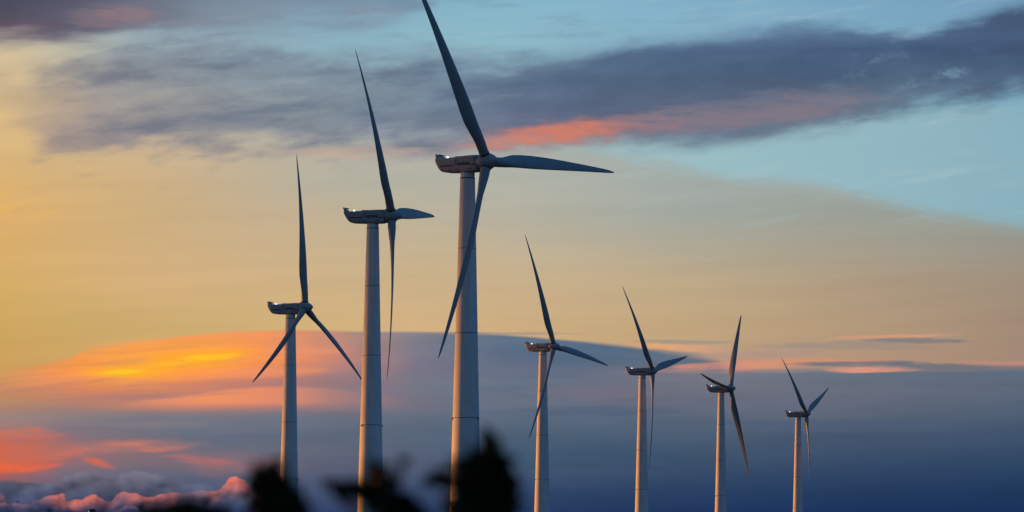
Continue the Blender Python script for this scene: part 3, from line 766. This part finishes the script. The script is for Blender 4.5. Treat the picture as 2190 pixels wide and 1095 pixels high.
def shrub(depth, trunk_px, blobs, label, low=160):
    b0 = at(trunk_px, 1150, depth)
    gz = ground_z(b0.x, b0.y)
    root = bpy.data.objects.new('shrub', None); col.objects.link(root); root.location = (b0.x, b0.y, gz)
    org = Vector(root.location)
    sb = bmesh.new(); fb = bmesh.new()
    crown = at(trunk_px, 1200, depth) - org
    tube(sb, [(0, 0, -0.05), (0.02, 0.01, crown.z * 0.3), (-0.015, 0.0, crown.z * 0.65), crown], [0.022, 0.018, 0.013, 0.009])
    px_m = depth / F_PX
    for cx, cy, rx, ry, n, ln in blobs:
        c = at(cx, cy, depth) - org
        mid = (c + crown) / 2 + Vector((rng.uniform(-.01, .01), rng.uniform(-.02, .02), -0.01))
        tube(sb, [crown, mid, c], [0.006, 0.004, 0.0025], 6)
        for _ in range(int(n * 1.3)):
            while True:
                u = Vector((rng.uniform(-1, 1), rng.uniform(-1, 1), rng.uniform(-1, 1)))
                if u.length <= 1: break
            p = c + Vector((u.x * rx * px_m, u.y * 0.5 * (rx + ry) * px_m, u.z * ry * px_m))
            d = (Vector((u.x * rx, u.y * ry, u.z * ry + 0.4 * ry)).normalized() + rv() * 0.45)
            l = ln * rng.uniform(0.7, 1.2)
            leaf(fb, p - d.normalized() * l * 0.5, d, rv(), l, l * 0.5)
    for _ in range(low):                                # lower foliage, below the picture
        h = rng.uniform(0.35, 0.98); a = rng.uniform(0, 6.28); r = rng.uniform(0.03, 0.2)
        p = Vector((r * math.cos(a), r * math.sin(a), crown.z * h))
        leaf(fb, p, Vector((math.cos(a), math.sin(a), 0.4)) + rv() * 0.4, rv(), 0.05, 0.024)
    for _ in range(14):
        h = rng.uniform(0.35, 0.95); a = rng.uniform(0, 6.28)
        s = Vector((0, 0, crown.z * h)); tube(sb, [s, s + Vector((0.12 * math.cos(a), 0.12 * math.sin(a), 0.08))], [0.005, 0.002], 5)
    link('stem', sb, M['bark'], root)
    link('foliage', fb, M['leaf'], root, smooth=False)
    tag(root, label, 'shrub', 'blurred shrubs in front of the turbines')
    return root

shrub(6.1, 1030, [(1041, 952, 17, 26, 16, .030), (1039, 988, 40, 26, 42, .032), (996, 996, 28, 16, 18, .030), (1080, 996, 20, 26, 20, .030), (1030, 1034, 66, 30, 76, .034), (1030, 1085, 76, 36, 110, .036), (946, 1030, 32, 14, 18, .032), (985, 1032, 28, 16, 16, .032), (1096, 1048, 14, 28, 15, .03), (1062, 968, 10, 14, 5, .026), (1018, 972, 10, 12, 4, .026)],
      'biggest blurred dark shrub, at the foot of the largest turbine')
shrub(5.9, 590, [(590, 997, 14, 16, 9, .032), (566, 1014, 28, 14, 18, .034), (580, 1042, 34, 20, 30, .034), (592, 1082, 50, 28, 66, .036), (638, 1092, 26, 16, 18, .032), (542, 1034, 14, 12, 6, .03), (612, 1030, 14, 16, 8, .03), (628, 1062, 18, 18, 14, .032), (545, 1085, 16, 20, 10, .03)],
      'blurred dark shrub rising in front of the leftmost turbine tower')
shrub(6.0, 830, [(738, 1046, 40, 13, 22, .034), (800, 1010, 16, 18, 10, .030), (808, 1045, 32, 26, 30, .034), (836, 1082, 50, 26, 58, .036), (864, 992, 9, 12, 3, .026), (850, 1020, 12, 16, 5, .028), (880, 1098, 30, 18, 20, .032), (772, 1056, 26, 12, 14, .032), (706, 1032, 12, 9, 4, .028), (822, 1000, 8, 12, 3, .026)],
      'blurred ragged shrub with loose twigs before the second turbine from left')
shrub(5.6, 400, [(395, 1102, 95, 18, 70, .036), (440, 1094, 42, 12, 18, .03), (345, 1098, 36, 11, 12, .03), (385, 1086, 30, 8, 8, .028)],
      'low blurred dark shrub barely rising above the bottom edge at left')

# ------------------------------------------------------------------ street lamp head just above the bottom edge, left
d = 260.0
p = at(197, 1091.5, d)
gz = ground_z(p.x, p.y)
sl = bpy.data.objects.new('street_lamp', None); col.objects.link(sl); sl.location = (p.x, p.y, gz)
h = p.z - gz
bm = bmesh.new(); lathe(bm, [(-0.3, 0.1), (0.8, 0.1), (0.85, 0.07), (h - 0.2, 0.045)], 20)
link('pole', bm, M['pole'], sl)
bm = bmesh.new()
lathe(bm, [(h - 0.24, 0.05), (h - 0.22, 0.2), (h - 0.08, 0.26), (h + 0.03, 0.21), (h + 0.09, 0.17), (h + 0.1, 0.02)], 28)
lh = link('lamp_head', bm, M['dark'], sl)
bm = bmesh.new(); tube(bm, [(-0.2, 0, h + 0.02), (-0.52, 0, h + 0.02)], [0.03, 0.02], 8)
link('arm', bm, M['pole'], sl)
tag(sl, 'dark lamp head with pale stub arm at the bottom edge, left of the shrubs', 'street lamp')

# ------------------------------------------------------------------ bird
p = at(38, 1073, 420.0)
bd = bpy.data.objects.new('bird', None); col.objects.link(bd); bd.location = p; bd.rotation_euler = (0, 0, R(25))
bm = bmesh.new(); lathe(bm, [(-0.17, 0.01), (-0.12, 0.03), (-0.04, 0.055), (0.04, 0.05), (0.09, 0.03), (0.12, 0.035), (0.145, 0.025), (0.18, 0.004)], 14, axis='x')
link('body', bm, M['bird'], bd)
for s in (-1, 1):
    bm = bmesh.new()
    loft(bm, [[(0.05, 0.03 * s, 0.02), (-0.05, 0.03 * s, 0.02), (0.0, 0.03 * s, 0.035)], [(0.06, 0.14 * s, 0.05), (-0.03, 0.14 * s, 0.05), (0.01, 0.14 * s, 0.06)], [(-0.01, 0.28 * s, 0.02), (-0.05, 0.28 * s, 0.02), (-0.03, 0.28 * s, 0.025)]])
    link('wing', bm, M['bird'], bd)
tag(bd, 'tiny black bird gliding before the heaped clouds at lower left', 'bird')
